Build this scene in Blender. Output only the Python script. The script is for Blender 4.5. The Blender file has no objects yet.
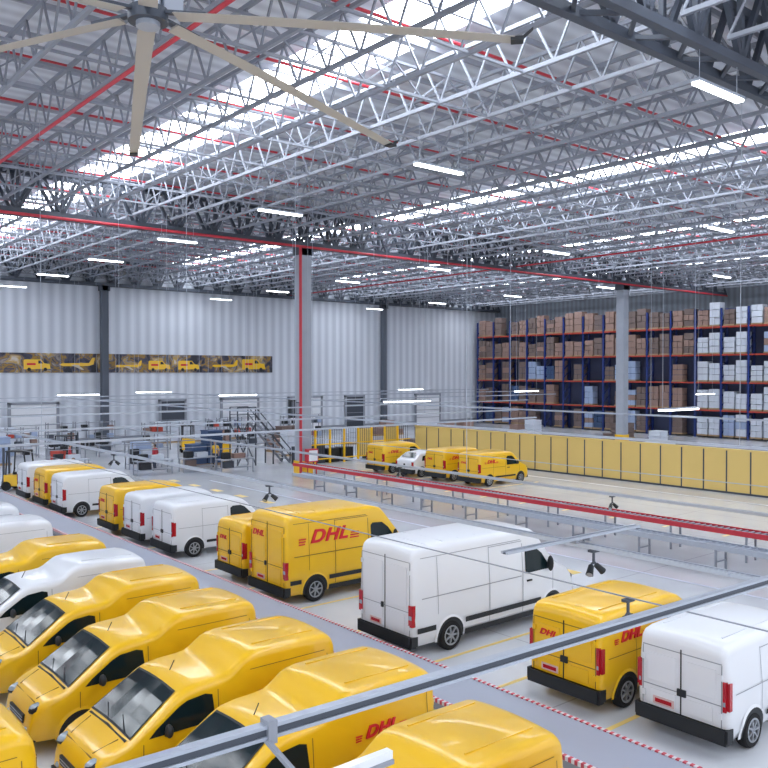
import bpy, math, random
from mathutils import Vector, Matrix
random.seed(7)
S = bpy.context.scene
S.view_settings.view_transform = 'Standard'
S.view_settings.look = 'None'
S.view_settings.exposure = 0.36

# ------------------------------------------------------------------ materials
def mat(name, col, rough=0.5, metal=0.0, coat=0.0, emis=None, estr=0.0, noise=0.0, nscale=4.0, spec=0.5):
    m = bpy.data.materials.new(name); m.use_nodes = True
    nt = m.node_tree; b = nt.nodes['Principled BSDF']
    b.inputs['Base Color'].default_value = (*col, 1)
    b.inputs['Roughness'].default_value = rough
    b.inputs['Metallic'].default_value = metal
    b.inputs['Specular IOR Level'].default_value = spec
    b.inputs['Coat Weight'].default_value = coat
    b.inputs['Coat Roughness'].default_value = 0.07
    if emis:
        b.inputs['Emission Color'].default_value = (*emis, 1)
        b.inputs['Emission Strength'].default_value = estr
    if noise > 0:
        tc = nt.nodes.new('ShaderNodeTexCoord'); n = nt.nodes.new('ShaderNodeTexNoise')
        n.inputs['Scale'].default_value = nscale; n.inputs['Detail'].default_value = 4
        mx = nt.nodes.new('ShaderNodeMix'); mx.data_type = 'RGBA'
        mx.inputs[6].default_value = (*[c*(1-noise) for c in col], 1)
        mx.inputs[7].default_value = (*[min(1, c*(1+noise)) for c in col], 1)
        nt.links.new(tc.outputs['Object'], n.inputs['Vector'])
        nt.links.new(n.outputs['Fac'], mx.inputs[0])
        nt.links.new(mx.outputs[2], b.inputs['Base Color'])
    return m

M = {}
M['yellow'] = mat('yellow_paint', (0.84, 0.49, 0.008), 0.34, coat=0.45)
M['white'] = mat('white_paint', (0.74, 0.76, 0.81), 0.34, coat=0.4)
M['glass'] = mat('dark_glass', (0.008, 0.018, 0.022), 0.08, spec=0.3)
M['black'] = mat('black_plastic', (0.022, 0.025, 0.03), 0.5, spec=.3)
M['tyre'] = mat('tyre_rubber', (0.02, 0.02, 0.022), 0.8, spec=.2)
M['seam'] = mat('panel_gap', (0.22, 0.12, 0.02), 0.7)
M['seamw'] = mat('panel_gap_grey', (0.30, 0.32, 0.36), 0.7)
M['silver'] = mat('wheel_silver', (0.38, 0.40, 0.44), 0.35, 0.5)
M['red_lamp'] = mat('tail_lamp_red', (0.42, 0.01, 0.02), 0.2, coat=0.4)
M['lamp_clear'] = mat('headlamp_clear', (0.30, 0.36, 0.42), 0.15, coat=0.6)
M['red'] = mat('letter_red', (0.62, 0.01, 0.02), 0.4)
M['redsteel'] = mat('red_steel', (0.52, 0.03, 0.05), 0.45)
M['plate'] = mat('licence_plate', (0.65, 0.45, 0.45), 0.5)
M['galv'] = mat('galvanised_steel', (0.27, 0.29, 0.34), 0.5, 0.1)
M['purlin'] = mat('purlin_steel', (0.36, 0.38, 0.44), 0.6, 0.0)
M['galvdark'] = mat('painted_truss_steel', (0.055, 0.066, 0.09), 0.5, 0.1)
M['alu'] = mat('aluminium', (0.42, 0.46, 0.54), 0.35, 0.45)
M['concrete'] = mat('column_concrete', (0.34, 0.37, 0.43), 0.8, noise=0.10, nscale=1.5)
M['darkcol'] = mat('column_dark', (0.09, 0.105, 0.135), 0.7)
M['panel'] = mat('yellow_panel', (0.70, 0.50, 0.16), 0.5, noise=0.06, nscale=0.6)
M['blue'] = mat('rack_blue', (0.014, 0.035, 0.18), 0.5)
M['bluenet'] = mat('rack_back_mesh', (0.045, 0.055, 0.11), 0.8)
M['orange'] = mat('rack_orange', (0.45, 0.05, 0.03), 0.5)
M['card1'] = mat('cardboard_tan', (0.29, 0.19, 0.16), 0.8)
M['card2'] = mat('cardboard_brown', (0.17, 0.125, 0.115), 0.8)
M['card3'] = mat('wrapped_white', (0.58, 0.62, 0.70), 0.5)
M['card4'] = mat('wrapped_blue', (0.32, 0.40, 0.58), 0.5)
M['belt'] = mat('belt_rubber', (0.33, 0.36, 0.45), 0.45, noise=0.05, nscale=0.8)
M['wood'] = mat('pallet_wood', (0.35, 0.24, 0.14), 0.8)
M['bluecrate'] = mat('blue_crate', (0.04, 0.08, 0.18), 0.6)
M['fan'] = mat('fan_blade_cream', (0.44, 0.41, 0.37), 0.4)
M['tube'] = mat('light_tube', (1, 1, 1), 0.5, emis=(0.95, 0.98, 1), estr=7)
M['sky'] = mat('skylight_panel', (0.9, 0.95, 1), 0.5, emis=(0.88, 0.94, 1.0), estr=8.5)
M['yline'] = mat('floor_paint_yellow', (0.82, 0.60, 0.18), 0.4)
M['cool'] = mat('walkway_paint', (0.50, 0.54, 0.64), 0.35, noise=0.05, nscale=0.5)
M['cream'] = mat('banner_cream', (0.55, 0.50, 0.42), 0.6)
M['skin'] = mat('skin_tone', (0.45, 0.27, 0.19), 0.6)
M['hair'] = mat('hair_dark', (0.03, 0.02, 0.015), 0.7)
M['trouser'] = mat('work_trousers', (0.04, 0.05, 0.08), 0.8)

def wave_mat(name, c1, c2, axis, scale, rough=0.5, sharp=False, bump=0.0, big=None):
    m = bpy.data.materials.new(name); m.use_nodes = True
    nt = m.node_tree; b = nt.nodes['Principled BSDF']; b.inputs['Roughness'].default_value = rough
    tc = nt.nodes.new('ShaderNodeTexCoord'); w = nt.nodes.new('ShaderNodeTexWave')
    w.bands_direction = axis; w.inputs['Scale'].default_value = scale
    nt.links.new(tc.outputs['Object'], w.inputs['Vector'])
    r = nt.nodes.new('ShaderNodeValToRGB')
    r.color_ramp.elements[0].color = (*c1, 1); r.color_ramp.elements[1].color = (*c2, 1)
    if sharp:
        r.color_ramp.elements[0].position = 0.48; r.color_ramp.elements[1].position = 0.52
    nt.links.new(w.outputs['Fac'], r.inputs['Fac'])
    out = r.outputs['Color']
    if big:
        w2 = nt.nodes.new('ShaderNodeTexWave'); w2.bands_direction = axis; w2.inputs['Scale'].default_value = big
        nt.links.new(tc.outputs['Object'], w2.inputs['Vector'])
        r2 = nt.nodes.new('ShaderNodeValToRGB')
        r2.color_ramp.elements[0].position = 0.80; r2.color_ramp.elements[0].color = (0.88, 0.89, 0.91, 1)
        r2.color_ramp.elements[1].position = 0.9; r2.color_ramp.elements[1].color = (1.2, 1.2, 1.2, 1)
        mx = nt.nodes.new('ShaderNodeMix'); mx.data_type = 'RGBA'; mx.blend_type = 'MULTIPLY'
        mx.inputs[0].default_value = 1
        nt.links.new(out, mx.inputs[6]); nt.links.new(r2.outputs['Color'], mx.inputs[7]); out = mx.outputs[2]
    nt.links.new(out, b.inputs['Base Color'])
    if bump:
        bp = nt.nodes.new('ShaderNodeBump'); bp.inputs['Strength'].default_value = bump
        nt.links.new(w.outputs['Fac'], bp.inputs['Height']); nt.links.new(bp.outputs['Normal'], b.inputs['Normal'])
    return m
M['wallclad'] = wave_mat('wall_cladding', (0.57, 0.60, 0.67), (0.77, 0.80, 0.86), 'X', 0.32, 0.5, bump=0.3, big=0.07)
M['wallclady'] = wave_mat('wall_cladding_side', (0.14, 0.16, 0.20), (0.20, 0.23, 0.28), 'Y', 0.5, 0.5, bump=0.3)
M['roof'] = wave_mat('roof_deck', (0.58, 0.60, 0.66), (0.76, 0.79, 0.85), 'Y', 0.45, 0.5, bump=0.3)
M['stripe'] = wave_mat('red_white_strip', (0.55, 0.05, 0.08), (0.66, 0.64, 0.68), 'Y', 2.6, 0.5, sharp=True)

m = bpy.data.materials.new('polished_concrete'); m.use_nodes = True; nt = m.node_tree; b = nt.nodes['Principled BSDF']
tc = nt.nodes.new('ShaderNodeTexCoord'); n1 = nt.nodes.new('ShaderNodeTexNoise'); n1.inputs['Scale'].default_value = 0.25
n1.inputs['Detail'].default_value = 8
r = nt.nodes.new('ShaderNodeValToRGB'); r.color_ramp.elements[0].position = .3; r.color_ramp.elements[1].position = .7
r.color_ramp.elements[0].color = (0.55, 0.57, 0.62, 1); r.color_ramp.elements[1].color = (0.68, 0.70, 0.74, 1)
br = nt.nodes.new('ShaderNodeTexBrick'); br.offset = 0; br.inputs['Scale'].default_value = 1
br.inputs['Brick Width'].default_value = 5.0; br.inputs['Row Height'].default_value = 5.0; br.inputs['Mortar Size'].default_value = 0.02
br.inputs['Color1'].default_value = br.inputs['Color2'].default_value = (1, 1, 1, 1); br.inputs['Mortar'].default_value = (.7, .7, .72, 1)
mx = nt.nodes.new('ShaderNodeMix'); mx.data_type = 'RGBA'; mx.blend_type = 'MULTIPLY'; mx.inputs[0].default_value = 1
nt.links.new(tc.outputs['Object'], n1.inputs['Vector']); nt.links.new(tc.outputs['Object'], br.inputs['Vector'])
nt.links.new(n1.outputs['Fac'], r.inputs['Fac']); nt.links.new(r.outputs['Color'], mx.inputs[6]); nt.links.new(br.outputs['Color'], mx.inputs[7])
nt.links.new(mx.outputs[2], b.inputs['Base Color']); b.inputs['Roughness'].default_value = 0.13
M['floor'] = m

m = bpy.data.materials.new('banner_print'); m.use_nodes = True; nt = m.node_tree; b = nt.nodes['Principled BSDF']
tc = nt.nodes.new('ShaderNodeTexCoord'); n1 = nt.nodes.new('ShaderNodeTexNoise'); n1.inputs['Scale'].default_value = 0.8
n1.inputs['Detail'].default_value = 6; n1.inputs['Distortion'].default_value = 1.0
r = nt.nodes.new('ShaderNodeValToRGB'); e = r.color_ramp.elements
e[0].position = .36; e[0].color = (0.02, 0.02, 0.03, 1); e[1].position = .70; e[1].color = (0.55, 0.50, 0.45, 1)
for p_, c_ in ((.44, (0.06, 0.06, 0.10)), (.49, (0.35, 0.20, 0.02)), (.53, (0.08, 0.07, 0.09)), (.57, (0.28, 0.25, 0.24)), (.62, (0.45, 0.27, 0.04))):
    x = e.new(p_); x.color = (*c_, 1)
nt.links.new(tc.outputs['Object'], n1.inputs['Vector']); nt.links.new(n1.outputs['Fac'], r.inputs['Fac'])
nt.links.new(r.outputs['Color'], b.inputs['Base Color'])
M['banner'] = m

# ------------------------------------------------------------------ mesh builder
class MB:
    def __init__(s): s.v = []; s.f = []; s.m = []; s.mats = []
    def mi(s, k):
        if k not in s.mats: s.mats.append(k)
        return s.mats.index(k)
    def face(s, pts, k):
        i = len(s.v); s.v += [tuple(p) for p in pts]; s.f.append(tuple(range(i, i+len(pts)))); s.m.append(s.mi(k))
    def box(s, a, b, k):
        x0, y0, z0 = [min(p, q) for p, q in zip(a, b)]; x1, y1, z1 = [max(p, q) for p, q in zip(a, b)]
        i = len(s.v)
        s.v += [(x0,y0,z0),(x1,y0,z0),(x1,y1,z0),(x0,y1,z0),(x0,y0,z1),(x1,y0,z1),(x1,y1,z1),(x0,y1,z1)]
        for f in ((0,3,2,1),(4,5,6,7),(0,1,5,4),(1,2,6,5),(2,3,7,6),(3,0,4,7)):
            s.f.append(tuple(i+j for j in f)); s.m.append(s.mi(k))
    def bar(s, p, q, w, k, h=None):
        p = Vector(p); q = Vector(q); d = (q-p)
        if d.length < 1e-6: return
        d.normalize(); up = Vector((0,0,1)) if abs(d.z) < .95 else Vector((1,0,0))
        a = d.cross(up).normalized()*w/2; c = a.cross(d).normalized()*(h or w)/2
        i = len(s.v)
        for e in (p, q):
            for sa, sc in ((-1,-1),(1,-1),(1,1),(-1,1)): s.v.append(tuple(e+a*sa+c*sc))
        for f in ((0,1,2,3),(7,6,5,4),(0,4,5,1),(1,5,6,2),(2,6,7,3),(3,7,4,0)):
            s.f.append(tuple(i+j for j in f)); s.m.append(s.mi(k))
    def cyl(s, p, q, r0, k, r1=None, n=12):
        p = Vector(p); q = Vector(q); d = (q-p).normalized(); r1 = r0 if r1 is None else r1
        up = Vector((0,0,1)) if abs(d.z) < .95 else Vector((1,0,0))
        a = d.cross(up).normalized(); c = a.cross(d).normalized(); i = len(s.v)
        for e, rr in ((p, r0), (q, r1)):
            for j in range(n):
                t = 2*math.pi*j/n; s.v.append(tuple(e + a*math.cos(t)*rr + c*math.sin(t)*rr))
        K = s.mi(k)
        for j in range(n):
            j2 = (j+1) % n; s.f.append((i+j, i+j2, i+n+j2, i+n+j)); s.m.append(K)
        s.f.append(tuple(i+j for j in reversed(range(n)))); s.m.append(K)
        s.f.append(tuple(i+n+j for j in range(n))); s.m.append(K)
    def ell(s, c, r, k, nu=12, nv=8):
        i = len(s.v); K = s.mi(k)
        for a in range(nv+1):
            ph = math.pi*a/nv
            for j in range(nu):
                t = 2*math.pi*j/nu
                s.v.append((c[0]+r[0]*math.sin(ph)*math.cos(t), c[1]+r[1]*math.sin(ph)*math.sin(t), c[2]+r[2]*math.cos(ph)))
        for a in range(nv):
            for j in range(nu):
                j2 = (j+1) % nu
                s.f.append((i+a*nu+j, i+(a+1)*nu+j, i+(a+1)*nu+j2, i+a*nu+j2)); s.m.append(K)
    def mesh(s, name, smooth=None):
        me = bpy.data.meshes.new(name); me.from_pydata(s.v, [], s.f)
        for k in s.mats: me.materials.append(M[k])
        me.polygons.foreach_set('material_index', s.m)
        if smooth:
            me.polygons.foreach_set('use_smooth', [True]*len(me.polygons))
            try: me.set_sharp_from_angle(angle=math.radians(smooth))
            except Exception: pass
        me.update(); return me
    def obj(s, name, smooth=None, loc=(0,0,0), rot=0, parent=None):
        o = bpy.data.objects.new(name, s.mesh(name, smooth)); S.collection.objects.link(o)
        o.location = loc; o.rotation_euler = (0, 0, rot)
        if parent: o.parent = parent
        return o

# ------------------------------------------------------------------ room
X0, X1, Y0, Y1 = -22.0, 80.0, -12.0, 74.0
ZR = 16.7
b = MB(); b.box((X0, Y0, -0.2), (X1, Y1, 0), 'floor'); b.obj('floor')
b = MB(); b.box((X0, Y1, 0), (X1, Y1+0.3, ZR), 'wallclad'); b.obj('wall_back')
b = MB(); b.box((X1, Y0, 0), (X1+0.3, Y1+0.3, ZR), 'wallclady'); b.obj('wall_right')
strips = [(-3.5, -0.8), (14.9, 17.6), (34.4, 36.9), (53.0, 55.5), (71.5, 74.0)]
b = MB(); cx = X0
for a, c in strips:
    b.box((cx, Y0, ZR), (a, Y1, ZR+0.15), 'roof'); cx = c
b.box((cx, Y0, ZR), (X1, Y1, ZR+0.15), 'roof')
b.obj('ceiling')
for i, (a, c) in enumerate(strips):
    b = MB(); y = Y0
    while y < Y1-1:
        y2 = min(y+10.5, Y1)
        b.box((a, y+0.25, ZR+0.05), (c, y2-0.25, ZR+0.12), 'sky')
        b.box((a, y2-0.25, ZR), (c, min(y2+0.25, Y1), ZR+0.12), 'roof'); y += 10.5
    b.obj('window_%d' % (i+1))

b = MB(); b.box((X0, Y1-0.12, 0), (X1-0.2, Y1-0.002, 0.5), 'galv'); b.obj('baseboard_back')
for i, (x, w, k) in enumerate([(12, 4, 'white'), (20, 4, 'white'), (33.5, 2.6, 'galvdark'), (40, 4.2, 'white'), (48, 4.2, 'white'), (55.5, 2.6, 'galvdark'), (66, 4, 'white')]):
    b = MB(); b.box((x, Y1-0.20, 0.0), (x+w, Y1-0.13, 3.6), k)
    for s_ in (x, x+w): b.box((s_-0.12, Y1-0.26, 0), (s_+0.12, Y1-0.13, 3.8), 'galv')
    b.box((x-.12, Y1-0.26, 3.6), (x+w+.12, Y1-0.01, 3.85), 'galv')
    for z in (0.9, 1.8, 2.7): b.box((x+.1, Y1-0.22, z), (x+w-.1, Y1-0.2, z+.05), 'galv')
    b.obj('door_%d' % (i+1))

# ------------------------------------------------------------------ columns
def column(x, y, name='concrete_column', h=14.1, k='concrete', w=0.8):
    b = MB(); c = .06; r = w/2
    pts = [(-r+c,-r),(r-c,-r),(r,-r+c),(r,r-c),(r-c,r),(-r+c,r),(-r,r-c),(-r,-r+c)]
    for i in range(8):
        p, q = pts[i], pts[(i+1) % 8]
        b.face([(p[0],p[1],0),(q[0],q[1],0),(q[0],q[1],h),(p[0],p[1],h)], k)
    b.face([(p[0],p[1],h) for p in pts], k)
    b.box((-r-.12,-r-.0,h-.5),(r+.12,r+.0,h), 'galvdark')
    b.box((-r-.03,-r-.03,0),(r+.03,r+.03,.9), 'yellow' if k == 'concrete' else 'darkcol')
    return b.obj(name, loc=(x, y, 0))
maincol = column(28.8, 42.7)
for cxx in (62.6, -5): column(cxx, 42.7)
for cxx in (28.0, 60.7, -5): column(cxx, Y1-0.62, 'wall_pilaster', k='darkcol', w=0.62, h=14.2)

# ------------------------------------------------------------------ roof trusses
def warren(b, p, q, zb, zt, panel, wc, ww, k, verts=False):
    p = Vector(p); q = Vector(q); L = (q-p).length; n = max(1, round(L/panel)); d = (q-p)/n
    B = lambda i: p+d*i+Vector((0,0,zb)); T = lambda i: p+d*i+Vector((0,0,zt))
    b.bar(B(0), B(n), wc, k); b.bar(T(0), T(n), wc, k)
    for i in range(n):
        b.bar(B(i), T(i+.5), ww, k); b.bar(T(i+.5), B(i+1), ww, k)
        if verts: b.bar(B(i), T(i), ww, k)
b = MB()
x = X0+1
while x < X1:
    for ya, yb in ((Y0, 10.5), (11.3, 42.2), (43.1, Y1-.3)):
        warren(b, (x, ya, 0), (x, yb, 0), 14.75, 16.1, 1.5, 0.115, 0.055, 'galv')
    x += 2.15
b.obj('roof_joists')
b = MB()
for y in (10.9, 42.7, Y1-0.7):
    for dy in (-.45, .45):
        warren(b, (X0, y+dy, 0), (X1-.3, y+dy, 0), 14.25, 16.3, 2.1, 0.24, 0.14, 'galvdark', True)
    x = X0
    while x < X1-2:
        b.bar((x, y-.45, 14.25), (x+1.05, y+.45, 14.25), .1, 'galvdark'); b.bar((x+1.05, y+.45, 14.25), (x+2.1, y-.45, 14.25), .1, 'galvdark')
        x += 2.1
b.obj('main_roof_truss')
b = MB(); y = Y0+1
while y < Y1:
    b.bar((X0, y, 16.45), (X1-.3, y, 16.45), .09, 'purlin', .16); y += 2.3
y = Y0+3.5; i = 0
while y < Y1:
    if i % 2: b.bar((X0, y, 14.75), (X1-.3, y, 14.75), .07, 'galv')
    else: warren(b, (X0, y, 0), (X1-.3, y, 0), 14.75, 15.6, 2.15, .075, .045, 'galv')
    y += 3.4; i += 1
b.obj('roof_purlins')
b = MB()
b.cyl((X0, 42.0, 14.05), (X1-.5, 42.0, 14.05), .075, 'redsteel')
for xx in (8.9, 48.0): b.cyl((xx, Y0, 14.45), (xx, Y1-.3, 14.45), .06, 'redsteel')
y = Y0+2
while y < Y1:
    b.cyl((X0, y, 16.15), (X1-.5, y, 16.15), .05, 'redsteel', n=6); y += 4.6
b.cyl((28.15, 42.0, 0), (28.15, 42.0, 14.05), .09, 'redsteel')
b.obj('sprinkler_pipes', 40)

# ------------------------------------------------------------------ lights
def batten(x, y, z, L, top):
    b = MB(); b.box((-L/2, -.12, .03), (L/2, .12, .10), 'alu')
    b.box((-L/2+.03, -.10, -.03), (L/2-.03, .10, .03), 'tube')
    for s_ in (-L/2+.2, L/2-.2): b.bar((s_, 0, .10), (s_, 0, top-z), .012, 'alu')
    b.obj('strip_light', loc=(x, y, z))
for i in range(-1, 7):
    for xx in (1, 19.4, 38.2, 57): batten(xx, 10.5+10*i, 13.3, 2.2, 14.7)
for (x, y, L) in [(33,19.6,3.0),(30.5,34.8,3.4),(28.5,64,3.0),(29.5,52,3.0),(51.7,58.5,3.0),(54.5,46.7,3.0),(58,32.3,2.4),(21,60,3.0)]:
    batten(x, y, 4.75, L, 14.7)

# ------------------------------------------------------------------ ceiling fan
Fv = Vector((0.637, 0.771, 0)); Rv = Vector((0.771, -0.637, 0))
hub = Fv*8.43 + Rv*(-2.39) + Vector((0, 0, 10.02))
b = MB()
b.cyl((0,0,-.07), (0,0,.06), .20, 'galvdark', n=20); b.cyl((0,0,.06), (0,0,.30), .13, 'alu', n=16); b.cyl((0,0,.30), (0,0,.45), .17, 'alu', n=16)
b.cyl((0,0,.45), (0,0,4.6), .05, 'alu'); b.cyl((0,0,-.12),(0,0,-.07), .12, 'alu', n=16)
b.box((.13,-.1,.08),(.34,.1,.26),'alu')
for s_ in ((1,1),(-1,1),(1,-1),(-1,-1)): b.bar((0,0,1.4), (s_[0]*1.6, s_[1]*1.6, 4.7), .012, 'alu')
for i in range(6):
    t = math.radians(-9+59.0*i)
    d = Rv*math.cos(t)+Fv*math.sin(t); n = Vector((-d.y, d.x, 0))
    R_, drop = (3.68, .47) if i != 1 else (3.85, .49)
    segs = 8; prof = [(-.095,-.012),(-.05,.016),(.03,.02),(.095,-.006),(.03,-.008),(-.05,-.01)]
    rings = []
    for j in range(segs+1):
        f = .08+(1-.08)*j/segs; c = d*R_*f - Vector((0,0,drop*f**1.15)); w = 1.0-.3*f
        rings.append([c+n*p[0]*w+Vector((0,0,p[1]-p[0]*.12)) for p in prof])
    for j in range(segs):
        for k in range(6):
            k2 = (k+1) % 6; b.face([rings[j][k], rings[j][k2], rings[j+1][k2], rings[j+1][k]], 'fan')
    b.face(rings[-1], 'fan'); b.face(rings[0][::-1], 'fan')
    b.bar(d*.1+Vector((0,0,.03)), d*.62-Vector((0,0,.035)), .07, 'galvdark', .03)
    tip = rings[-1][0].lerp(rings[-1][3], .5)
    b.bar(tip-d*.04, tip+d*.08, .12, 'black', .035)
    b.face([tip+d*.05-n*.06, tip+d*.05+n*.06, tip+d*.17+n*.045+Vector((0,0,.10)), tip+d*.17-n*.045+Vector((0,0,.10))], 'black')
b.obj('ceiling_fan', 40, loc=hub)

# ------------------------------------------------------------------ vans
def lathe_wheel(R, W):
    b = MB(); n = 28; K = b.mi('tyre')
    prof = [(-W/2, R*.62), (-W/2, R*.9), (-W/2+.03, R*.98), (-W/2+.06, R), (W/2-.06, R), (W/2-.03, R*.98), (W/2, R*.9), (W/2, R*.62)]
    base = len(b.v)
    for j in range(n):
        t = 2*math.pi*j/n
        for y, r in prof: b.v.append((r*math.cos(t), y, r*math.sin(t)))
    m_ = len(prof)
    for j in range(n):
        for k in range(m_-1):
            b.f.append((base+j*m_+k, base+j*m_+k+1, base+((j+1)%n)*m_+k+1, base+((j+1)%n)*m_+k)); b.m.append(K)
    for sg in (-1, 1):
        b.cyl((0, sg*(W/2-.05), 0), (0, sg*(W/2-.03), 0), R*.63, 'black', n=24)
        for a in range(7):
            t = 2*math.pi*a/7
            b.bar((R*.1*math.cos(t), sg*(W/2-.02), R*.1*math.sin(t)), (R*.62*math.cos(t), sg*(W/2-.02), R*.62*math.sin(t)), R*.17, 'silver', .03)
        b.cyl((0, sg*(W/2-.04), 0), (0, sg*(W/2), 0), R*.2, 'silver', n=12)
        for a in range(24):
            t = 2*math.pi*a/24; t2 = 2*math.pi*(a+1)/24
            b.bar((R*.62*math.cos(t), sg*(W/2-.01), R*.62*math.sin(t)), (R*.62*math.cos(t2), sg*(W/2-.01), R*.62*math.sin(t2)), .03, 'silver')
    return b.mesh('wheel', 40)

class Van:
    pass
def build_van(kind, paint, length=None):
    v = Van(); P = paint; seam = 'seam' if paint == 'yellow' else 'seamw'
    if kind == 'box':
        st = [(0,1.66,.755),(.02,1.76,.795),(.06,1.83,.825),(.13,1.885,.843),(.25,1.915,.85),(.9,1.935,.85),(1.55,1.93,.85),(1.70,1.91,.85),(1.80,1.87,.85),(1.90,1.80,.85),(2.02,1.715,.85),(2.12,1.672,.85),(2.28,1.65,.85),
              (2.6,1.635,.85),(2.80,1.605,.85),(2.90,1.565,.85),(2.98,1.52,.85),(3.2,1.375,.85),(3.45,1.205,.847),(3.66,1.06,.842),(3.74,1.02,.835),(3.90,.965,.815),(4.04,.905,.785),(4.15,.83,.745),(4.22,.74,.71),(4.26,.62,.69),(4.28,.50,.68),(4.29,.42,.67)]
        L, H, W, belt, wb, R = 4.3, 1.9, .85, 1.0, (.82, 3.48), .30
    elif kind == 'compact':
        st = [(0,1.64,.78),(.02,1.73,.82),(.06,1.79,.85),(.13,1.835,.868),(.28,1.86,.878),(1.5,1.88,.88),(2.45,1.87,.88),(2.65,1.84,.88),(2.77,1.80,.88),(2.87,1.735,.88),(3.1,1.53,.875),(3.42,1.22,.865),(3.52,1.16,.855),
              (3.75,1.09,.84),(3.92,1.02,.82),(4.06,.92,.78),(4.14,.80,.74),(4.18,.66,.72),(4.20,.42,.70)]
        L, H, W, belt, wb, R = 4.2, 1.86, .88, 1.05, (.78, 3.4), .31
    elif kind == 'car':
        st = [(0,.86,.72),(.03,1.0,.78),(.1,1.06,.82),(.22,1.12,.83),(.62,1.42,.83),(.85,1.48,.83),(1.6,1.52,.84),(2.2,1.48,.84),(2.35,1.43,.84),(3.0,.98,.83),(3.1,.95,.82),(3.65,.84,.78),(3.82,.7,.7),(3.85,.42,.68)]
        L, H, W, belt, wb, R = 3.85, 1.5, .84, .9, (.68, 3.1), .30
    else:
        L = length or 5.9
        st = [(0,2.23,.90),(.02,2.32,.935),(.06,2.38,.958),(.14,2.425,.978),(.28,2.445,.985),(1.5,2.46,.985),(L-1.95,2.46,.985),(L-1.75,2.43,.985),(L-1.63,2.37,.985),(L-1.53,2.28,.985),(L-.92,1.55,.975),(L-.8,1.47,.97),
              (L-.35,1.27,.94),(L-.15,1.10,.90),(L-.06,.92,.875),(L-.02,.75,.86),(L,.45,.84)]
        H, W, belt, wb, R = 2.46, .985, 1.25, (1.15 if L > 5.5 else .95, L-1.0), .345
    zb = .24; v.L = L; v.W = W; v.R = R; v.wb = wb; v.H = H
    def itp(x):
        if x <= st[0][0]: return st[0][1:]
        for a, c in zip(st, st[1:]):
            if x <= c[0]:
                t = (x-a[0])/(c[0]-a[0]); return (a[1]+t*(c[1]-a[1]), a[2]+t*(c[2]-a[2]))
        return st[-1][1:]
    tap = .085
    if kind == 'car': tap = .22
    v.tilt = math.atan(tap*W/(H-belt))
    def hw(x, z):
        w = itp(x)[1]
        w *= 1 - tap*max(0, z-belt)/(H-belt)
        if z < .5: w *= 1-.05*(.5-z)/.26
        return w
    def ring(x):
        zt, w = itp(x); r = .14 if zt > belt+.3 else .10
        rr = min(r, (zt-zb)*.3)
        zs = zt-rr
        pts = [(0, zb), (hw(x,zb)*.92, zb)]
        for f in (.08, .3, .6, .8): 
            z = zb+.04+(zs-zb-.04)*f; pts.append((hw(x, z), z))
        y0 = hw(x, zs); pts.append((y0, zs))
        for a in (18, 36, 54, 72): 
            t = math.radians(a); pts.append((y0-rr*(1-math.cos(t)), zs+rr*math.sin(t)))
        wi = y0-rr; cr = .035
        pts += [(wi, zt), (wi*.75, zt+cr*.45), (wi*.4, zt+cr*.85), (0, zt+cr)]
        return pts
    b = MB(); K = b.mi(P); rings = []
    for (x, _, _) in st:
        h = ring(x); full = h + [(-y, z) for y, z in reversed(h[1:-1])]
        i = len(b.v); b.v += [(x, y, z) for y, z in full]; rings.append((i, len(full)))
    for (i, n), (j, _) in zip(rings, rings[1:]):
        for k in range(n):
            k2 = (k+1) % n; b.f.append((i+k, j+k, j+k2, i+k2)); b.m.append(K)
    i, n = rings[0]; b.f.append(tuple(i+k for k in range(n))); b.m.append(K)
    i, n = rings[-1]; b.f.append(tuple(i+k for k in reversed(range(n)))); b.m.append(K)
    OF = .012
    def side_poly(pts, k, off=OF):
        for sg in (-1, 1):
            q = [(x, sg*(hw(x, z)+off), z) for x, z in pts]
            b.face(q if sg < 0 else q[::-1], k)
    def side_line(x0, z0, x1, z1, w, k, off=.008, n=6):
        dx, dz = x1-x0, z1-z0; l = math.hypot(dx, dz); nx, nz = -dz/l*w/2, dx/l*w/2
        for i in range(n):
            a, c = i/n, (i+1)/n
            side_poly([(x0+dx*a-nx, z0+dz*a-nz), (x0+dx*c-nx, z0+dz*c-nz), (x0+dx*c+nx, z0+dz*c+nz), (x0+dx*a+nx, z0+dz*a+nz)], k, off)
    for xc in wb:
        RR = R+.075
        a0 = -math.asin((R-zb-.005)/RR)
        arc = [(xc+RR*math.cos(a0+(math.pi-2*a0)*i/16), R+RR*math.sin(a0+(math.pi-2*a0)*i/16)) for i in range(17)]
        for i in range(16):
            side_poly([(xc, R), arc[i], arc[i+1]], 'black', .012)
        R2 = RR+.05; a1 = -math.asin((R-zb-.005)/R2)
        for i in range(16):
            p0 = [(xc+r_*math.cos(a1+(math.pi-2*a1)*j/16), R+r_*math.sin(a1+(math.pi-2*a1)*j/16)) for r_ in (RR, R2) for j in (i, i+1)]
            for sg in (-1, 1):
                q = [(p0[0][0], sg*(hw(*p0[0])+.022), p0[0][1]), (p0[1][0], sg*(hw(*p0[1])+.022), p0[1][1]), (p0[3][0], sg*(hw(*p0[3])+.002), p0[3][1]), (p0[2][0], sg*(hw(*p0[2])+.002), p0[2][1])]
                b.face(q if sg > 0 else q[::-1], P)
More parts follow.
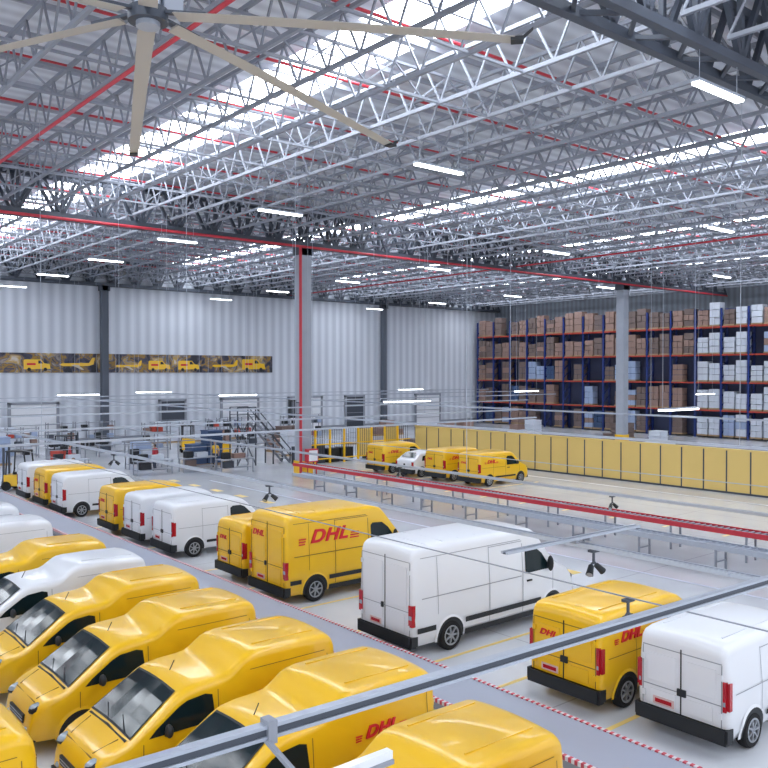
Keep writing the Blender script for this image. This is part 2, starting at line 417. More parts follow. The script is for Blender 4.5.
    def wind(xa, xb, ya, yb, k, N=4, up=0.0):
        fr = [-1, -.75, -.4, 0, .4, .75, 1]
        cz = {1: .006, .75: .45*.035, .4: .85*.035, 0: .035}
        def P3(x, yf, half):
            zt, w = itp(x); return (x+.010+up, yf*half, zt + cz[abs(yf)] + .012+up)
        for s_ in range(N):
            a, c = xa+(xb-xa)*s_/N, xa+(xb-xa)*(s_+1)/N; ha, hc = ya+(yb-ya)*s_/N, ya+(yb-ya)*(s_+1)/N
            for i in range(6):
                b.face([P3(a, fr[i], ha), P3(c, fr[i], hc), P3(c, fr[i+1], hc), P3(a, fr[i+1], ha)], k)
    def hood_line(x, half, k):
        zt, _ = itp(x)
        b.bar((x, -half, zt+.004), (x, 0, zt+.034), .035, k, .02); b.bar((x, 0, zt+.034), (x, half, zt+.004), .035, k, .02)
    def wipers(x, half, dx):
        for y0 in (-half*.1, half*.75):
            za = itp(x)[0]+.045; zc = itp(x-dx)[0]+.045
            b.bar((x, y0, za), (x-dx, y0-half*.55, zc), .018, 'black', .018)
    if kind == 'box':
        wind(2.91, 3.67, .665, .76, 'black', up=-.004); wind(2.94, 3.64, .64, .73, 'glass'); hood_line(3.71, .70, 'black'); wipers(3.66, .7, .14)
        side_poly([(2.34,1.04),(2.38,1.44),(2.50,1.475),(2.80,1.445),(2.93,1.39),(3.30,1.15),(3.42,1.04)], 'glass')
        side_line(2.28,.36,2.28,1.49,.014,seam); side_line(3.5,.68,3.5,.98,.014,seam); side_line(2.28,.36,3.05,.36,.014,seam)
        side_line(.25,.98,2.2,.98,.016,seam); side_line(.25,1.66,1.7,1.66,.010,seam,n=3); side_line(.2,.55,.2,1.6,.012,seam)
        side_line(1.28,.50,3.02,.50,.05,'black',.014)
        for y in (-.5, .5): b.bar((.3, y, 1.925+.03*(1-abs(y))), (1.5, y, 1.942+.03*(1-abs(y))), .02, P, .014)
        b.cyl((2.7, 0, 1.65), (2.62, 0, 1.80), .008, 'black', n=6)
        for y in (-.56, .56): b.bar((3.76, y*.98, 1.035), (4.10, y*.80, .895), .016, seam, .012)
        b.bar((4.14, -.5, .86), (4.14, .5, .86), .014, seam, .014)
        mx_, mz = 3.15, 1.06
    elif kind == 'compact':
        wind(2.90, 3.40, .64, .72, 'glass'); hood_line(3.48, .70, 'black')
        side_poly([(2.2,1.12),(2.2,1.56),(2.3,1.62),(2.62,1.62),(2.78,1.55),(3.18,1.18),(3.22,1.12)], 'glass')
        side_line(2.1,.36,2.1,1.66,.016,seam); side_line(3.3,.66,3.3,1.06,.016,seam); side_line(1.1,.4,1.1,1.66,.014,seam)
        side_line(1.1,1.64,2.1,1.64,.014,seam); side_line(1.25,.5,2.95,.5,.09,'black',.014); side_line(.2,1.05,2.1,1.05,.014,seam)
        for y in (-.55, .55): b.bar((.35, y, 1.888), (2.3, y, 1.892), .025, P, .012)
        mx_, mz = 3.02, 1.16
    elif kind == 'car':
        wind(2.40, 2.96, .52, .68, 'glass')
        side_poly([(.7,1.0),(.85,1.28),(1.5,1.34),(1.5,.96)], 'glass'); side_poly([(1.56,.96),(1.56,1.34),(2.2,1.30),(2.36,1.22),(2.74,.95)], 'glass')
        side_line(1.53,.36,1.53,.95,.014,seam); side_line(2.6,.4,2.6,.90,.014,seam)
        b.face([(.24,-.55,1.20),(.24,.55,1.20),(.58,.46,1.47),(.58,-.46,1.47)][::-1], 'glass')
        mx_, mz = 2.6, 1.0
    else:
        wind(L-1.50, L-.96, .74, .81, 'glass'); hood_line(L-.84, .78, 'black')
        side_poly([(L-2.05,1.36),(L-2.05,1.90),(L-1.98,1.96),(L-1.62,1.94),(L-1.40,1.78),(L-1.16,1.48),(L-1.08,1.36)], 'glass')
        side_line(L-2.15,.42,L-2.15,2.12,.02,seam); side_line(L-.98,.7,L-.98,1.30,.02,seam)
        side_line(L-3.35,.42,L-3.35,2.2,.02,seam); side_line(L-3.35,2.18,L-2.15,2.18,.016,seam); side_line(.75,.9,.75,2.2,.014,seam)
        side_line(.25,1.32,L-2.2,1.32,.022,seam); side_line(.25,2.22,L-2.2,2.22,.016,seam)
        side_line(.12,.62,wb[0]-.47,.62,.12,'black',.014); side_line(wb[0]+.47,.62,wb[1]-.47,.62,.12,'black',.018)
        side_line(wb[0]+.47,.33,wb[1]-.47,.33,.14,'black',.016)
        for x in [.6+.55*i for i in range(int((L-2.6)/.55))]:
            b.bar((x, -.7, 2.465), (x, 0, 2.487), .03, P, .016); b.bar((x, 0, 2.487), (x, .7, 2.465), .03, P, .016)
        mx_, mz = L-1.2, 1.45
    for sg in (-1, 1):
        b.ell((mx_, sg*(W+.10), mz+(.06)), (.06, .095, .10 if kind != 'big' else .2), 'black')
        b.bar((mx_, sg*(W-.06), mz-.03), (mx_, sg*(W+.1), mz), .05, 'black')
        hx = {'box': 2.42, 'compact': 2.25, 'car': 1.7, 'big': L-2.0}[kind]
        b.box((hx, sg*(hw(hx, belt-.05)), belt-.1), (hx+.18, sg*(hw(hx, belt-.05)+.03), belt-.06), 'black')
    w0 = st[2][2]
    bc = 'black' if (kind != 'box') else P
    b.box((-.08, -w0+.03, .28), (.10, w0-.03, .50), bc); b.box((-.05, -w0-.02, .28), (.14, w0+.02, .50), bc); b.box((-.06, -w0, .24), (.1, w0, .29), 'black')
    wf = st[-1][2]
    b.box((L-.12, -wf-.0, .25), (L+.03, wf+.0, .38), 'black')
    b.box((L-.10, -wf*.55, .50), (L-.0, wf*.55, .64), 'black')
    for z in (.54, .59): b.box((L-.05, -wf*.53, z), (L+.01, wf*.53, z+.012), 'silver')
    b.box((L+.03, -.22, .29), (L+.04, .22, .38), 'plate')
    hy = {'box': .58, 'compact': .61, 'car': .58, 'big': .72}[kind]
    hz = {'box': .765, 'compact': .83, 'car': .72, 'big': .95}[kind]
    hx = {'box': 4.05, 'compact': 4.01, 'car': 3.66, 'big': L-.15}[kind]
    for sg in (-1, 1):
        b.ell((hx, sg*(hy+.005), hz), (.225, .145, .105), 'black')
        b.ell((hx+.008, sg*hy, hz+.01), (.215, .135, .10), 'lamp_clear')
        b.ell((L-.03, sg*wf*.75, .44), (.05, .07, .045), 'lamp_clear')
    zt0 = st[0][1]; w0 = st[0][2]
    b.box((-.012, -.01, .5), (.01, .01, zt0-.02), 'black')
    for sg in (-1, 1):
        b.box((-.008, sg*(w0-.035), .5), (.01, sg*(w0-.05), zt0-.1), seam)
        b.box((-.008, 0, zt0-.09), (.01, sg*(w0-.04), zt0-.075), seam)
        b.box((-.008, 0, belt*.82), (.01, sg*(w0-.04), belt*.82+.014), seam)
        b.box((-.016, sg*.09, belt*.82+.1), (.01, sg*(w0-.14), zt0-.2), P)
        if kind != 'car': b.box((-.016, sg*.09, .56), (.01, sg*(w0-.2), belt*.82-.06), P)
        if kind == 'big':
            b.box((-.02, sg*(w0-.07), .72), (.08, sg*(w0+.06), 1.20), 'red_lamp'); b.box((-.024, sg*(w0-.06), .88), (.0, sg*(w0+.04), .97), 'lamp_clear')
        elif kind == 'compact':
            b.box((-.015, sg*(w0-.02), .78), (.05, sg*(w0+.04), 1.28), 'red_lamp'); b.box((.02, sg*(w0+.02), .80), (.11, sg*(w0+.088), 1.26), 'red_lamp'); b.box((-.02, sg*(w0-.01), .88), (0, sg*(w0+.03), .95), 'lamp_clear')
        else:
            b.box((-.02, sg*(w0-.05), .62), (.08, sg*(w0+.07), .95), 'red_lamp')
        for z in (.65, zt0-.35): b.box((-.03, sg*(w0-.03), z), (.02, sg*(w0-.1), z+.1), P)
    b.box((-.035, -.10 if kind != 'big' else .05, belt*.78), (0, .06 if kind != 'big' else .12, belt*.78+.12), 'black')
    b.box((-.03, .12, .56), (0, .52, .69), 'plate'); b.box((-.034, .16, .59), (0, .48, .66), 'red_lamp')
    v.mesh = b.mesh(kind+'_van_body', 40); v.wheel = lathe_wheel(R, .2 if kind != 'big' else .23)
    v.kind = kind; v.paint = paint; v.hw = hw
    return v

cu = bpy.data.curves.new('letters', 'FONT'); cu.body = 'DHL'; cu.size = 1; cu.shear = .35; cu.extrude = .012; cu.offset = .03
cu.align_x = 'CENTER'; cu.align_y = 'CENTER'; cu.space_character = 1.08
to = bpy.data.objects.new('tmp', cu); S.collection.objects.link(to)
bpy.context.view_layer.update()
LET = bpy.data.meshes.new_from_object(to.evaluated_get(bpy.context.evaluated_depsgraph_get()))
bpy.data.objects.remove(to); LET.materials.clear(); LET.materials.append(M['red'])
xs = [q.co.x for q in LET.vertices]; ys = [q.co.y for q in LET.vertices]
LW = max(xs)-min(xs); lcx = (max(xs)+min(xs))/2; lcy = (max(ys)+min(ys))/2
for q in LET.vertices: q.co.x = (q.co.x-lcx)/LW; q.co.y = (q.co.y-lcy)/LW*.72
def child(parent, name, me, loc, rot=(0,0,0), scale=(1,1,1)):
    o = bpy.data.objects.new(name, me); S.collection.objects.link(o); o.parent = parent
    o.location = loc; o.rotation_euler = rot; o.scale = scale; return o
bb = MB()
for i in range(3):
    z = -.14+.05*i
    for sg in (-1, 1):
        x0 = .60*sg; x1 = .80*sg
        bb.box((x0+z*.35, z, -.008), (x1, z+.022, .008), 'red')
STR = bb.mesh('letter_stripes')

def place_van(v, x, y, face, name='delivery_van', lettering=True):
    e = bpy.data.objects.new(name, None); S.collection.objects.link(e)
    e.location = (x, y+v.W, 0); e.rotation_euler = (0, 0, 0 if face > 0 else math.pi)
    child(e, 'body', v.mesh, (0,0,0))
    k = 1
    for xc in v.wb:
        for sg in (-1, 1):
            child(e, 'wheel_%d' % k, v.wheel, (xc, sg*(v.W-.085), v.R)); k += 1
    if v.paint == 'yellow' and lettering:
        if v.kind == 'big': lx, lz, sc = v.L-3.55, 1.82, 1.3
        elif v.kind == 'compact': lx, lz, sc = .95, 1.38, .68
        else: lx, lz, sc = 1.1, 1.32, .58
        tilt = v.tilt
        for sg in (-1, 1):
            yy = sg*(v.hw(lx, lz)+.022)
            rot = (math.pi/2-tilt, 0, 0) if sg < 0 else (math.pi/2-tilt, 0, math.pi)
            child(e, 'lettering', LET, (lx, yy, lz), rot, (sc, sc*1.1, 1))
            child(e, 'lettering_stripes', STR, (lx, yy, lz), rot, (sc, sc*1.1, 1))
        s2 = .42 if v.kind != 'big' else .6
        child(e, 'lettering', LET, (-.024, .36 if v.kind != 'big' else .45, 1.30 if v.kind != 'big' else 1.85), (math.pi/2, 0, -math.pi/2), (s2, s2*1.1, 1))
    return e

boxY = build_van('box', 'yellow'); boxW = build_van('box', 'white')
cmpY = build_van('compact', 'yellow'); cmpW = build_van('compact', 'white')
bigW = build_van('big', 'white', 5.8); bigY = build_van('big', 'yellow', 5.0)
carW = build_van('car', 'white')

for x, y, v in [(12.95,6.75,cmpW),(12.75,9.1,cmpY),(12.1,13.6,bigW),(12.2,18.9,bigY),(12.45,21.6,cmpY),(12.3,26.1,cmpW),(12.3,28.7,cmpW),(12.3,31.2,cmpY),
                (12.1,36.5,cmpW),(12.2,39.3,cmpY),(12.2,42.0,cmpW)]:
    place_van(v, x, y, 1)
lefts = [(8.25,3.9,boxY),(8.3,6.4,boxY),(8.55,9.05,boxY),(8.4,11.4,boxY),(8.4,14.0,boxY),(8.5,16.6,boxY),(8.35,19.1,boxW),(8.3,21.5,boxY),(8.2,25.6,boxW),(8.2,29.0,boxW),(8.2,33.0,boxY),(8.2,37.0,boxW),
         (3.2,10.6,boxY),(3.2,13.4,boxY),(3.1,16.2,boxW)]
for x, y, v in lefts: place_van(v, x, y, -1)
place_van(cmpY, 33.1, 31.7, 1); place_van(cmpY, 33.1, 34.5, 1)
place_van(carW, 33.0, 37.1, 1, 'parked_car'); place_van(cmpY, 32.8, 39.7, 1)

# ------------------------------------------------------------------ central belt conveyor
b = MB(); ya, yb = -6, 44; xa, xb, zc = 10.35, 11.65, .38
b.box((xa+.05, ya, zc-.08), (xb-.05, yb, zc), 'belt')
for x in (xa, xb-.05):
    b.box((x, ya, zc-.18), (x+.05, yb, zc-.0), 'galv'); b.box((x-.01, ya, zc-.05), (x+.06, yb, zc+.02), 'stripe')
y = ya+.5
while y < yb:
    for x in (xa+.05, xb-.05): b.box((x-.04, y-.04, 0), (x+.04, y+.04, zc-.18), 'galv')
    b.box((xa, y-.03, zc-.3), (xb, y+.03, zc-.22), 'galv'); y += 2
b.obj('belt_conveyor')

def roller_conv(name, xa, xb, ya, yb, z, kside, ktop):
    b = MB(); b.box((xa+.06, ya, z-.1), (xb-.06, yb, z-.04), ktop)
    for x in (xa, xb-.06): b.box((x, ya, z-.14), (x+.06, yb, z+.03), kside)
    y = ya+.3
    while y < yb:
        for x in (xa+.03, xb-.03): b.box((x-.03, y-.03, 0), (x+.03, y+.03, z-.14), 'galv')
        b.box((xa, y-.02, .3), (xb, y+.02, .34), 'galv')
        y += 2.8
    y = ya+.1
    while y < yb-.1:
        b.cyl((xa+.06, y, z-.03), (xb-.06, y, z-.03), .03, 'alu', n=6); y += .22
    b.obj(name)
roller_conv('red_roller_conveyor', 26.9, 27.6, 2, 41, 1.0, 'redsteel', 'galvdark')
roller_conv('grey_roller_conveyor', 24.9, 25.6, 2, 38, .85, 'alu', 'belt')

# ------------------------------------------------------------------ floor markings
b = MB(); y = -5
while y < 46:
    b.box((11.95, y, .001), (12.08, y+.7, .006), 'yline'); y += 2.4
for y in (8.7, 11.3, 13.2, 16.0, 18.5, 21.2, 24.0, 28.4, 33.6, 38.7):
    b.box((12.15, y, .001), (18.6, y+.10, .006), 'yline')
b.box((18.6, -5, .001), (18.72, 46, .006), 'yline')
y = -2
while y < 45:
    b.box((30.6, y, .001), (31.3, y+.14, .006), 'yline'); b.box((21.2, y, .001), (21.6, y+.9, .006), 'yline'); y += 2.6
for y in (31.2, 34.0, 36.7, 39.3, 42): b.box((32, y, .001), (37.5, y+.12, .006), 'yline')
b.box((23, -5, .001), (23.15, 44, .006), 'cool'); b.box((39.2, -5, .001), (39.4, 46, .006), 'cool')
b.obj('floor_marking_lines')

# ------------------------------------------------------------------ yellow partition
b = MB(); X = 41.7; y = -4; i = 0
while y < 46.5:
    b.box((X, y+.03, .08), (X+.12, y+1.27, 2.26), 'panel')
    b.box((X-.02, y-.035, 0), (X+.14, y+.035, 2.3), 'galvdark')
    y += 1.3; i += 1
b.box((X-.03, -4, 2.26), (X+.16, y, 2.36), 'panel'); b.box((X-.02, -4, 0), (X+.14, y, .1), 'galvdark')
b.obj('yellow_partition')
b = MB(); x = 31.5
while x < 41.3:
    b.box((x-.06, 47.0, 0), (x+.06, 47.12, 2.5), 'yellow')
    for z in (.3, 1.3, 2.4): b.box((x, 47.03, z), (x+1.25, 47.09, z+.08), 'yellow')
    for k in range(1, 6): b.box((x+.2*k-.01, 47.05, .3), (x+.2*k+.01, 47.07, 2.4), 'black')
    if int(x) % 3 == 0: b.box((x+.06, 47.1, .3), (x+1.2, 47.14, 2.3), 'panel')
    else: b.box((x+.1, 47.5, .0), (x+1.15, 48.3, random.uniform(.9, 1.9)), random.choice(['galvdark', 'card2', 'black']))
    x += 1.25
b.obj('safety_fence')

# ------------------------------------------------------------------ pallet racks
XR = 75.8; lev = [0.15, 2.75, 5.45, 8.15, 10.85]
b = MB(); y = 5.5; bays = []
while y < 71:
    bays.append((y, y+2.7)); y += 2.7
for y in [q[0] for q in bays]+[bays[-1][1]]:
    for x in (XR, XR+1.1): b.box((x-.07, y-.09, 0), (x+.07, y+.09, 12.6), 'blue')
    z = .3
    while z < 12:
        b.bar((XR, y, z), (XR+1.1, y, z+.9), .07, 'blue'); z += .9
for (ya, yb) in bays:
    for z in lev[1:]:
        for x in (XR-.03, XR+1.1): b.box((x-.03, ya, z-.16), (x+.03, yb, z-.02), 'orange')
        b.box((XR, ya, z-.06), (XR+1.1, yb, z-.02), 'wood')
    b.box((XR+1.2, ya, .1), (XR+1.23, yb, 11.2 if ya > 43 else 12.6), 'bluenet')
b.obj('pallet_rack')
b = MB()
for (ya, yb) in bays:
    for li, z in enumerate(lev):
        for k in range(2):
            y = ya+.17+k*1.23; r_ = random.random()
            if ya >= 48:
                if li in (0, 1, 2) and r_ < .3: continue
                if r_ > .93: continue
                kk = random.choice(['card1','card2','card2','bluecrate','card2','card4']) if li < 3 else random.choice(['card1','card1','card2','card2'])
            elif ya > 42.5:
                if li < 3 and r_ < .6: continue
                kk = random.choice(['card1','card2'])
            else:
                if r_ < .03: continue
                kk = random.choice(['card3','card3','card4','card3','card3']) if li < 4 else random.choice(['card1','card2','card3'])
            h = random.uniform(1.4, 2.2)
            b.box((XR-.05, y, z), (XR+1.0, y+1.1, z+.14), 'wood')
            k2 = random.choice([kk, kk, kk, 'card1' if kk != 'card3' else 'card4'])
            for a in range(2):
                for c in range(3):
                    hh = h/3
                    b.box((XR-.02+random.uniform(0,.08), y+.02+a*.54, z+.15+c*hh), (XR+.95, y+.53+a*.54, z+.11+(c+1)*hh), k2 if c == 1 else kk)
b.obj('pallet_loads')
b = MB()
for y in range(8, 71, 3):
    for x in (78.3, 79.3): b.box((x-.06, y-.06, 0), (x+.06, y+.06, 12.6), 'blue')
for z in lev[1:]: b.box((78.2, 8, z-.15), (78.27, 70, z), 'orange'); b.box((78.3, 8.2, z), (79.3, 69.5, z+1.7), 'card2')
b.obj('storage_rack')

# ------------------------------------------------------------------ banner
b = MB(); b.box((2, Y1-.09, 6.35), (46, Y1-.03, 8.05), 'banner')
def sil(x, z, s, k='yellow'):
    pts = [(0,.15),(0,1),(.1,1.1),(1.6,1.1),(1.9,.75),(2.4,.65),(2.5,.2)]
    b.face([(x+p[0]*s, Y1-.10, z+p[1]*s) for p in pts], k)
    b.face([(x+p[0]*s, Y1-.104, z+p[1]*s) for p in [(1.35,.7),(1.35,1.0),(1.58,1.0),(1.8,.72)]], 'black')
    b.box((x+.3*s, Y1-.105, z+.55*s), (x+1.1*s, Y1-.10, z+.75*s), 'red')
    for w in (.5, 2.0): b.cyl((x+w*s, Y1-.12, z+.15*s), (x+w*s, Y1-.1, z+.15*s), .17*s, 'black')
def plane_sil(x, z, s):
    pts = [(0,.5),(.2,.62),(2.4,.66),(2.7,1.1),(2.9,1.1),(2.8,.55),(2.4,.42),(.3,.38)]
    b.face([(x+p[0]*s, Y1-.10, z+p[1]*s) for p in pts], 'yellow'); b.face([(x+p[0]*s, Y1-.104, z+p[1]*s) for p in [(.9,.5),(1.8,.1),(2.0,.1),(1.5,.5)]], 'cream')
for x, f in ((5,0),(8.5,1),(12,0),(16,1),(21.2,0),(24.2,1),(29.2,1),(32.4,0),(35.4,0),(39,1),(42.4,0)):
    (plane_sil if f else sil)(x, 6.5, random.uniform(.85, 1.15))
b.obj('wall_banner')

# ------------------------------------------------------------------ overhead rails / trays
def strut(b, p, q, w=.045, h=.06, gap=.03, k='alu'):
    p = Vector(p); q = Vector(q); d = (q-p).normalized(); n = d.cross(Vector((0,0,1))).normalized()
    for s_ in (-1, 1): b.bar(p+n*(w/2+gap/2)*s_, q+n*(w/2+gap/2)*s_, w, k, h)
    b.bar(p-Vector((0,0,h*.35)), q-Vector((0,0,h*.35)), gap+.01, 'galvdark', .012)
b = MB(); fy = lambda x: 3.055-.0395*(x-1.877)
p = Vector((0.7, fy(.7), 4.85)); q = Vector((16.0, fy(16), 4.85))
for dz, k, h in ((-.024, 'alu', .016), (0, 'galvdark', .030), (.024, 'alu', .016)): b.bar(p+Vector((0,0,dz)), q+Vector((0,0,dz)), .05 if k == 'alu' else .035, k, h)
for t in (1.88, 8.6, 12):
    c = Vector((t, fy(t), 4.85)); b.box(c+Vector((-.022,-.035,-.05)), c+Vector((.022,.035,.05)), 'galv')
for t in (.75, 8.6, 12): b.bar((t, fy(t), 4.88), (t, fy(t), 14.7), .012, 'alu')
rail = b.obj('support_rail')
b = MB(); b.box((1.75, 2.72, 4.72), (2.30, 2.76, 4.755), 'white'); b.box((1.75, 2.71, 4.70), (2.30, 2.77, 4.72), 'galv'); b.bar((1.86, 2.76, 4.74), (1.86, 3.06, 4.82), .02, 'galv')
b.obj('cable_bracket', parent=rail)

def tray(p, q, w, h, gap, step, rod=.012, z2=14.7, first=1.0):
    b = MB(); strut(b, p, q, w, h, gap); p = Vector(p); q = Vector(q); L = (q-p).length; d = (q-p)/L
    n = d.cross(Vector((0,0,1)))
    t = first
    while t < L:
        c = p+d*t
        if c.x*.637+c.y*.771 > 24 or c.x < 0: b.bar(c, (c.x, c.y, z2), rod, 'alu')
        t += step
    t = .5
    while t < L:
        c = p+d*t; b.bar(c-n*.08, c+n*.08, .03, 'alu'); t += 3
    b.obj('cable_tray')
tray((8.64,-2,4.2), (8.64,42,4.2), .035, .05, .05, 7.3)
tray((17.2,-2,3.4), (17.2,44,3.4), .04, .06, .05, 9)
tray((23.5,0,4.2), (23.5,70,4.2), .05, .07, .05, 11)
tray((33,8,4.45), (33,70,4.45), .05, .07, .05, 12)
for yy, xa, xb, z in ((28.5, -5, 34, 4.0), (35, -5, 40, 4.0), (41, 0, 48, 4.3), (48, 0, 60, 4.4), (55, 0, 66, 4.5), (62, 0, 66, 4.55)):
    tray((xa, yy, z), (xb, yy, z), .05, .07, .05, 9)
b = MB(); strut(b, (7.2, 6.5, 4.29), (9.9, 6.5, 4.29), .035, .03, .04)
for x in (8.5, 8.78): b.box((x-.02, 6.45, 4.23), (x+.02, 6.55, 4.28), 'galv')
b.obj('tray_crossbar')
b = MB()
b.bar((7.9, -2, 3.9), (7.9, 42, 3.9), .014, 'galv'); b.bar((20, -2, 3.6), (20, 44, 3.6), .02, 'alu')
b.obj('tension_wires')

def spot(x, y, z):
    b = MB(); b.bar((0,0,0), (0,0,-.18), .025, 'galvdark'); b.box((-.07,-.04,-.03), (.07,.04,.0), 'galvdark')
    for sg in (-1, 1):
        b.bar((0,0,-.15), (sg*.07, 0, -.2), .02, 'galvdark')
        b.cyl((sg*.05, 0, -.2), (sg*.14, -.04, -.29), .035, 'black', .048); b.cyl((sg*.14, -.04, -.29), (sg*.144, -.042, -.294), .04, 'silver')
    b.obj('hanging_spotlight', loc=(x, y, z))
spot(8.64, 6.3, 4.165); spot(7.9, 5.3, 3.885); spot(8.64, 14.0, 4.165)
for (x, y) in ((17.2, 12), (17.2, 20), (8.64, 22)): spot(x, y, 3.36 if x > 10 else 4.165)

# ------------------------------------------------------------------ background equipment
def forklift(x, y, rot, col):
    b = MB()
    b.box((-.9,-.5,.25), (.5,.5,.85), col); b.box((-1.0,-.48,.35), (-.55,.48,1.15), col); b.box((-.3,-.25,.85), (.1,.25,.98), 'black'); b.box((-.4,-.25,.98),(-.3,.25,1.4),'black')
    for sx, sy in ((-.75,-.45),(-.75,.45),(.4,-.45),(.4,.45)): b.bar((sx, sy, .85), (sx*.8, sy, 2.1), .06, 'black')
    b.box((-.65,-.5,2.08), (.4,.5,2.14), 'black')
    for sy in (-.3,.3): b.box((.55,sy-.04,.1), (.65,sy+.04,2.3), 'galvdark'); b.box((.65,sy-.06,.08), (1.75,sy+.06,.13), 'galvdark')
    b.box((.6,-.4,.3), (.66,.4,.5), 'galvdark'); b.bar((.25,0,.85),(.1,0,1.2),.04,'black')
    for sx in (-.6,.35):
        for sy in (-.5,.5): b.cyl((sx, sy-.08, .25), (sx, sy+.08, .25), .25, 'tyre', n=16)
    b.obj('forklift', loc=(x, y, 0), rot=rot)
forklift(13.2, 47.3, 2.4, 'yellow'); forklift(19, 56.5, .4, 'orange'); forklift(30, 61, 1.2, 'yellow')

def stairs(x, y):
    b = MB(); n = 10
    for i in range(n): b.box((i*.28, -.5, .3*(i+1)-.04), (i*.28+.3, .5, .3*(i+1)), 'galv')
    b.box((n*.28, -.5, 2.96), (n*.28+1.4, .5, 3.02), 'galv')
    for sy in (-.52, .52):
        b.bar((0, sy, 0), (n*.28, sy, 3.0), .12, 'galv'); b.bar((0, sy, 1.0), (n*.28, sy, 4.0), .06, 'galvdark'); b.bar((n*.28, sy, 4.0), (n*.28+1.4, sy, 4.0), .06, 'galvdark')
        b.bar((0, sy, .5), (n*.28, sy, 3.5), .04, 'galvdark'); b.bar((n*.28, sy, 3.5), (n*.28+1.4, sy, 3.5), .04, 'galvdark')
        for xx in (0, n*.14, n*.28, n*.28+1.4): b.bar((xx, sy, 0), (xx, sy, min(4.0, 1+xx*1.07)), .07, 'galvdark')
        b.bar((n*.28, sy, .1), (n*.28+1.4, sy, 2.9), .06, 'galvdark'); b.bar((n*.28+1.4, sy, .1), (n*.28, sy, 2.9), .06, 'galvdark')
    b.obj('access_stairs', loc=(x, y, 0), rot=math.pi)
stairs(32.0, 49.6)
def crates(x, y, n, k, h=4, name='stacked_crates'):
    b = MB(); b.box((0,0,0), (1.2*n, 1.2, .14), 'wood')
    for i in range(n):
        hh = max(1, h-random.choice((0,0,1,2)))
        for j in range(hh):
            b.box((i*1.2+.05, .05, .16+j*.45), (i*1.2+1.13, 1.15, .56+j*.45), k)
            b.box((i*1.2+.02, .02, .52+j*.45), (i*1.2+1.16, 1.18, .58+j*.45), k)
    b.obj(name, loc=(x, y, 0))
crates(25.4, 51.0, 2, 'bluecrate', 5)
for (x, y, n, k, h) in [(23.2,55,1,'card4',3),(35,56,2,'card1',3),(44,58,2,'card3',3),(39,63,3,'card2',3),(14,60,2,'card4',4),(50,52,3,'card1',4),(57,50,3,'card3',4),
                        (8,52,2,'card2',3),(17,69.5,3,'card3',4),(31,69.5,4,'card3',4),(37,70,3,'card3',4),(52,64,3,'card1',3),
                        (64,56,3,'card1',3),(66,46,3,'card2',3),(60,38,3,'card3',3),(52,30,3,'card2',3),(66,30,3,'card1',3),(29.5,55,1,'yellow',2),(34.2,52.8,2,'card3',4),(43.5,49,4,'card2',4),(48,44.5,3,'card4',3)]:
    crates(x, y, n, k, h)
def bench(x, y):
    b = MB(); b.box((0,0,.85), (2.4,.8,.9), 'alu')
    for a in (.05, 2.3):
        for c in (.05,.7): b.box((a, c, 0), (a+.06, c+.06, .85), 'galv')
    b.box((.1,.1,.3), (2.3,.7,.34), 'galv'); b.box((.3,.2,.9), (.8,.6,1.3), 'black'); b.box((1.1,.3,.9), (1.9,.7,1.2), random.choice(['card1', 'card3', 'galvdark']))
    for a in (0, 2.34): b.box((a,.74,.9),(a+.06,.8,2.0),'galv')
    b.box((0,.74,1.95),(2.4,.8,2.0),'galv'); b.box((0,.6,1.5),(2.4,.8,1.53),'galv')
    b.box((.3,.15,.34),(1.0,.65,.75),random.choice(['galvdark','card2','black']))
    b.obj('packing_bench', loc=(x, y, 0))
for x, y in ((20.5, 48.5), (23.5, 48.4), (21.5, 52.2), (25.0, 46.2), (16.5, 52), (19.3, 61.5), (23.0, 61.5), (12, 56), (35.5, 61)): bench(x, y)
def shelf(x, y, n):
    b = MB()
    for i in range(n+1):
        for c in (0, .6): b.box((i*1.1-.03, c-.03, 0), (i*1.1+.03, c+.03, 2.3), 'galv')
    for z in (.2, .85, 1.5, 2.15):
        b.box((0, 0, z), (n*1.1, .6, z+.04), 'galv')
        for i in range(n*2):
            if z < 2 and random.random() < .65: b.box((i*.55+.05, .05, z+.04), (i*.55+.48, .5, z+.04+random.uniform(.25,.5)), random.choice(['card1','black','galvdark','black','card3','orange','card4']))
    b.obj('storage_shelf', loc=(x, y, 0))
for x, y, n in ((15, 64, 4), (27.5, 63.5, 2), (21.5, 68.5, 5), (34.5, 66.0, 4), (10.0, 49.5, 2), (42, 65.5, 4)): shelf(x, y, n)
b = MB(); b.box((28.35, 41.5, .9), (29.1, 41.85, 1.7), 'redsteel'); b.box((28.42, 41.47, .98), (29.03, 41.5, 1.62), 'white')
for x in (28.38, 29.03): b.box((x,41.6,0),(x+.05,41.65,.9),'redsteel')
b.obj('fire_hose_cabinet')
b = MB(); b.box((-1.2, -.45, 3.6), (-.8, -.15, 4.7), 'black'); b.box((-1.17,-.47,3.7),(-.83,-.45,4.6),'galvdark')
for z in (3.8, 4.5): b.box((-.8, -.35, z), (-.39, -.25, z+.05), 'galvdark')
b.obj('electrical_box', parent=maincol)

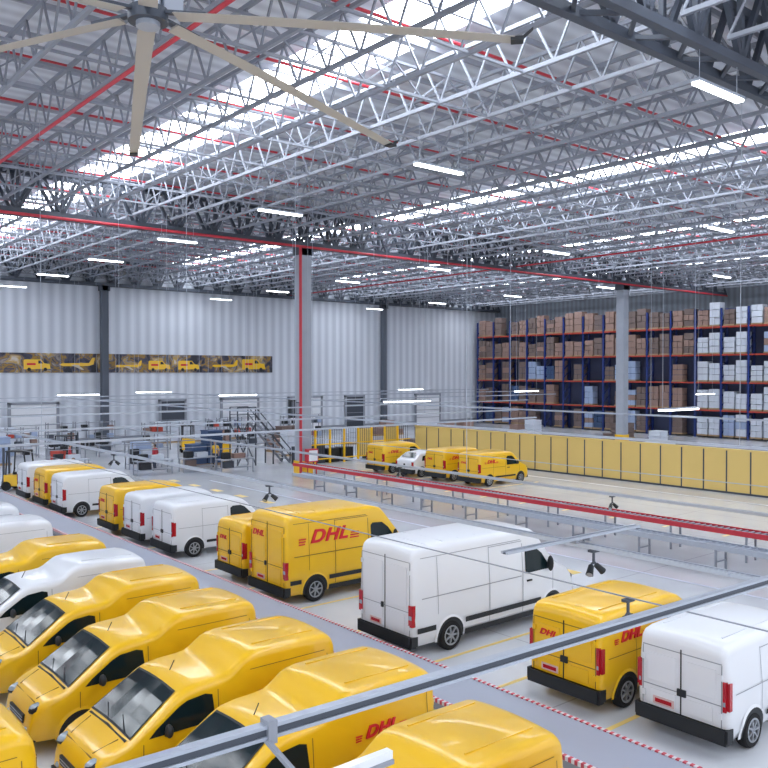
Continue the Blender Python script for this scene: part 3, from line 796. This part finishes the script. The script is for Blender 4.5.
# ------------------------------------------------------------------ warehouse workers (skinned figures)
def worker_mesh(shirt, step):
    V = []; E = []; Rr = []
    def add(p, r, par=None):
        V.append(p); Rr.append(r)
        if par is not None: E.append((par, len(V)-1))
        return len(V)-1
    pel = add((0,0,.95), (.15,.11))
    ch = add((0,0,1.15), (.14,.10), pel); ch2 = add((0,0,1.36), (.17,.11), ch); nk = add((0,.0,1.49), (.06,.06), ch2); hd0 = add((0,.015,1.57), (.075,.085), nk)
    hd = add((0,.02,1.66), (.085,.10), hd0); add((0,.01,1.74), (.06,.07), hd)
    for sg in (-1, 1):
        hp = add((sg*.10,0,.88), (.095,.095), pel); kn = add((sg*.11,.05+sg*step*.5,.50), (.065,.07), hp); an = add((sg*.11,sg*step-.02,.10), (.045,.05), kn)
        add((sg*.12,sg*step+.14,.045), (.045,.035), an)
        sh = add((sg*.20,0,1.40), (.065,.065), ch2); el = add((sg*.26,-.03,1.13), (.045,.045), sh); wr = add((sg*.25,.12,.93), (.032,.032), el); 
        hnd = add((sg*.25,.16,.87), (.035,.022), wr)
        for k in range(4): 
            f1 = add((sg*.25+(k-1.5)*.018,.185,.82-.004*abs(k-1.5)), (.009,.009), hnd)
            add((sg*.25+(k-1.5)*.018,.195,.785+.006*abs(k-1.5)), (.008,.008), f1)
        add((sg*.215,.19,.86), (.010,.010), hnd)
    me = bpy.data.meshes.new('w'); me.from_pydata(V, E, []); o = bpy.data.objects.new('w', me); S.collection.objects.link(o)
    md = o.modifiers.new('s', 'SKIN')
    if not me.skin_vertices: 
        bpy.context.view_layer.objects.active = o
    sv = me.skin_vertices[0].data
    for i, r in enumerate(Rr): sv[i].radius = r
    sv[0].use_root = True
    ss = o.modifiers.new('u', 'SUBSURF'); ss.levels = 2; ss.render_levels = 2
    bpy.context.view_layer.update()
    out = bpy.data.meshes.new_from_object(o.evaluated_get(bpy.context.evaluated_depsgraph_get()))
    bpy.data.objects.remove(o)
    out.materials.clear()
    for k in (shirt, 'trouser', 'skin', 'hair', 'black'): out.materials.append(M[k])
    for p in out.polygons:
        c = p.center; p.use_smooth = True
        if c.z < .10: i = 4
        elif c.z < .93 and abs(c.x) < .20: i = 1
        elif c.z > 1.70 or (c.z > 1.58 and c.y < -.01): i = 3
        elif c.z > 1.47 or (abs(c.x) > .19 and c.z < 1.10): i = 2
        else: i = 0
        p.material_index = i
    return out
def worker(me, x, y, rot):
    e = bpy.data.objects.new('warehouse_worker', None); S.collection.objects.link(e); e.location = (x, y, 0); e.rotation_euler = (0, 0, rot)
    child(e, 'figure', me, (0, 0, 0))
    b = MB(); b.bar((0,.115,1.66), (0,.145,1.635), .022, 'skin')
    for sg in (-1, 1):
        b.ell((sg*.032,.108,1.675), (.012,.008,.008), 'black', 8, 6); b.ell((sg*.088,.01,1.655), (.012,.02,.03), 'skin', 8, 6)
    b.box((-.025,.100,1.600), (.025,.112,1.607), 'red')
    b.obj('face_details', parent=e)
try:
    wy = worker_mesh('yellow', .14); wr = worker_mesh('redsteel', .03)
    worker(wy, 26.6, 50.0, 2.6); worker(wr, 22.6, 50.6, .5); worker(wy, 15.6, 45.4, 1.6); worker(wr, 18.3, 54.0, -1.8)
except Exception as ex:
    print('worker failed', ex)

# ------------------------------------------------------------------ world, camera
w = bpy.data.worlds.new('world'); S.world = w; w.use_nodes = True
bg = w.node_tree.nodes['Background']; bg.inputs['Color'].default_value = (0.90, 0.94, 1, 1); bg.inputs['Strength'].default_value = 1.25

cam = bpy.data.cameras.new('camera'); co = bpy.data.objects.new('camera', cam); S.collection.objects.link(co)
co.location = (0, 0, 6.4); cam.lens = 825/768*36; cam.sensor_width = 36; cam.clip_end = 400
co.rotation_euler = (math.radians(90-.83), 0, math.radians(-39.6))
S.camera = co
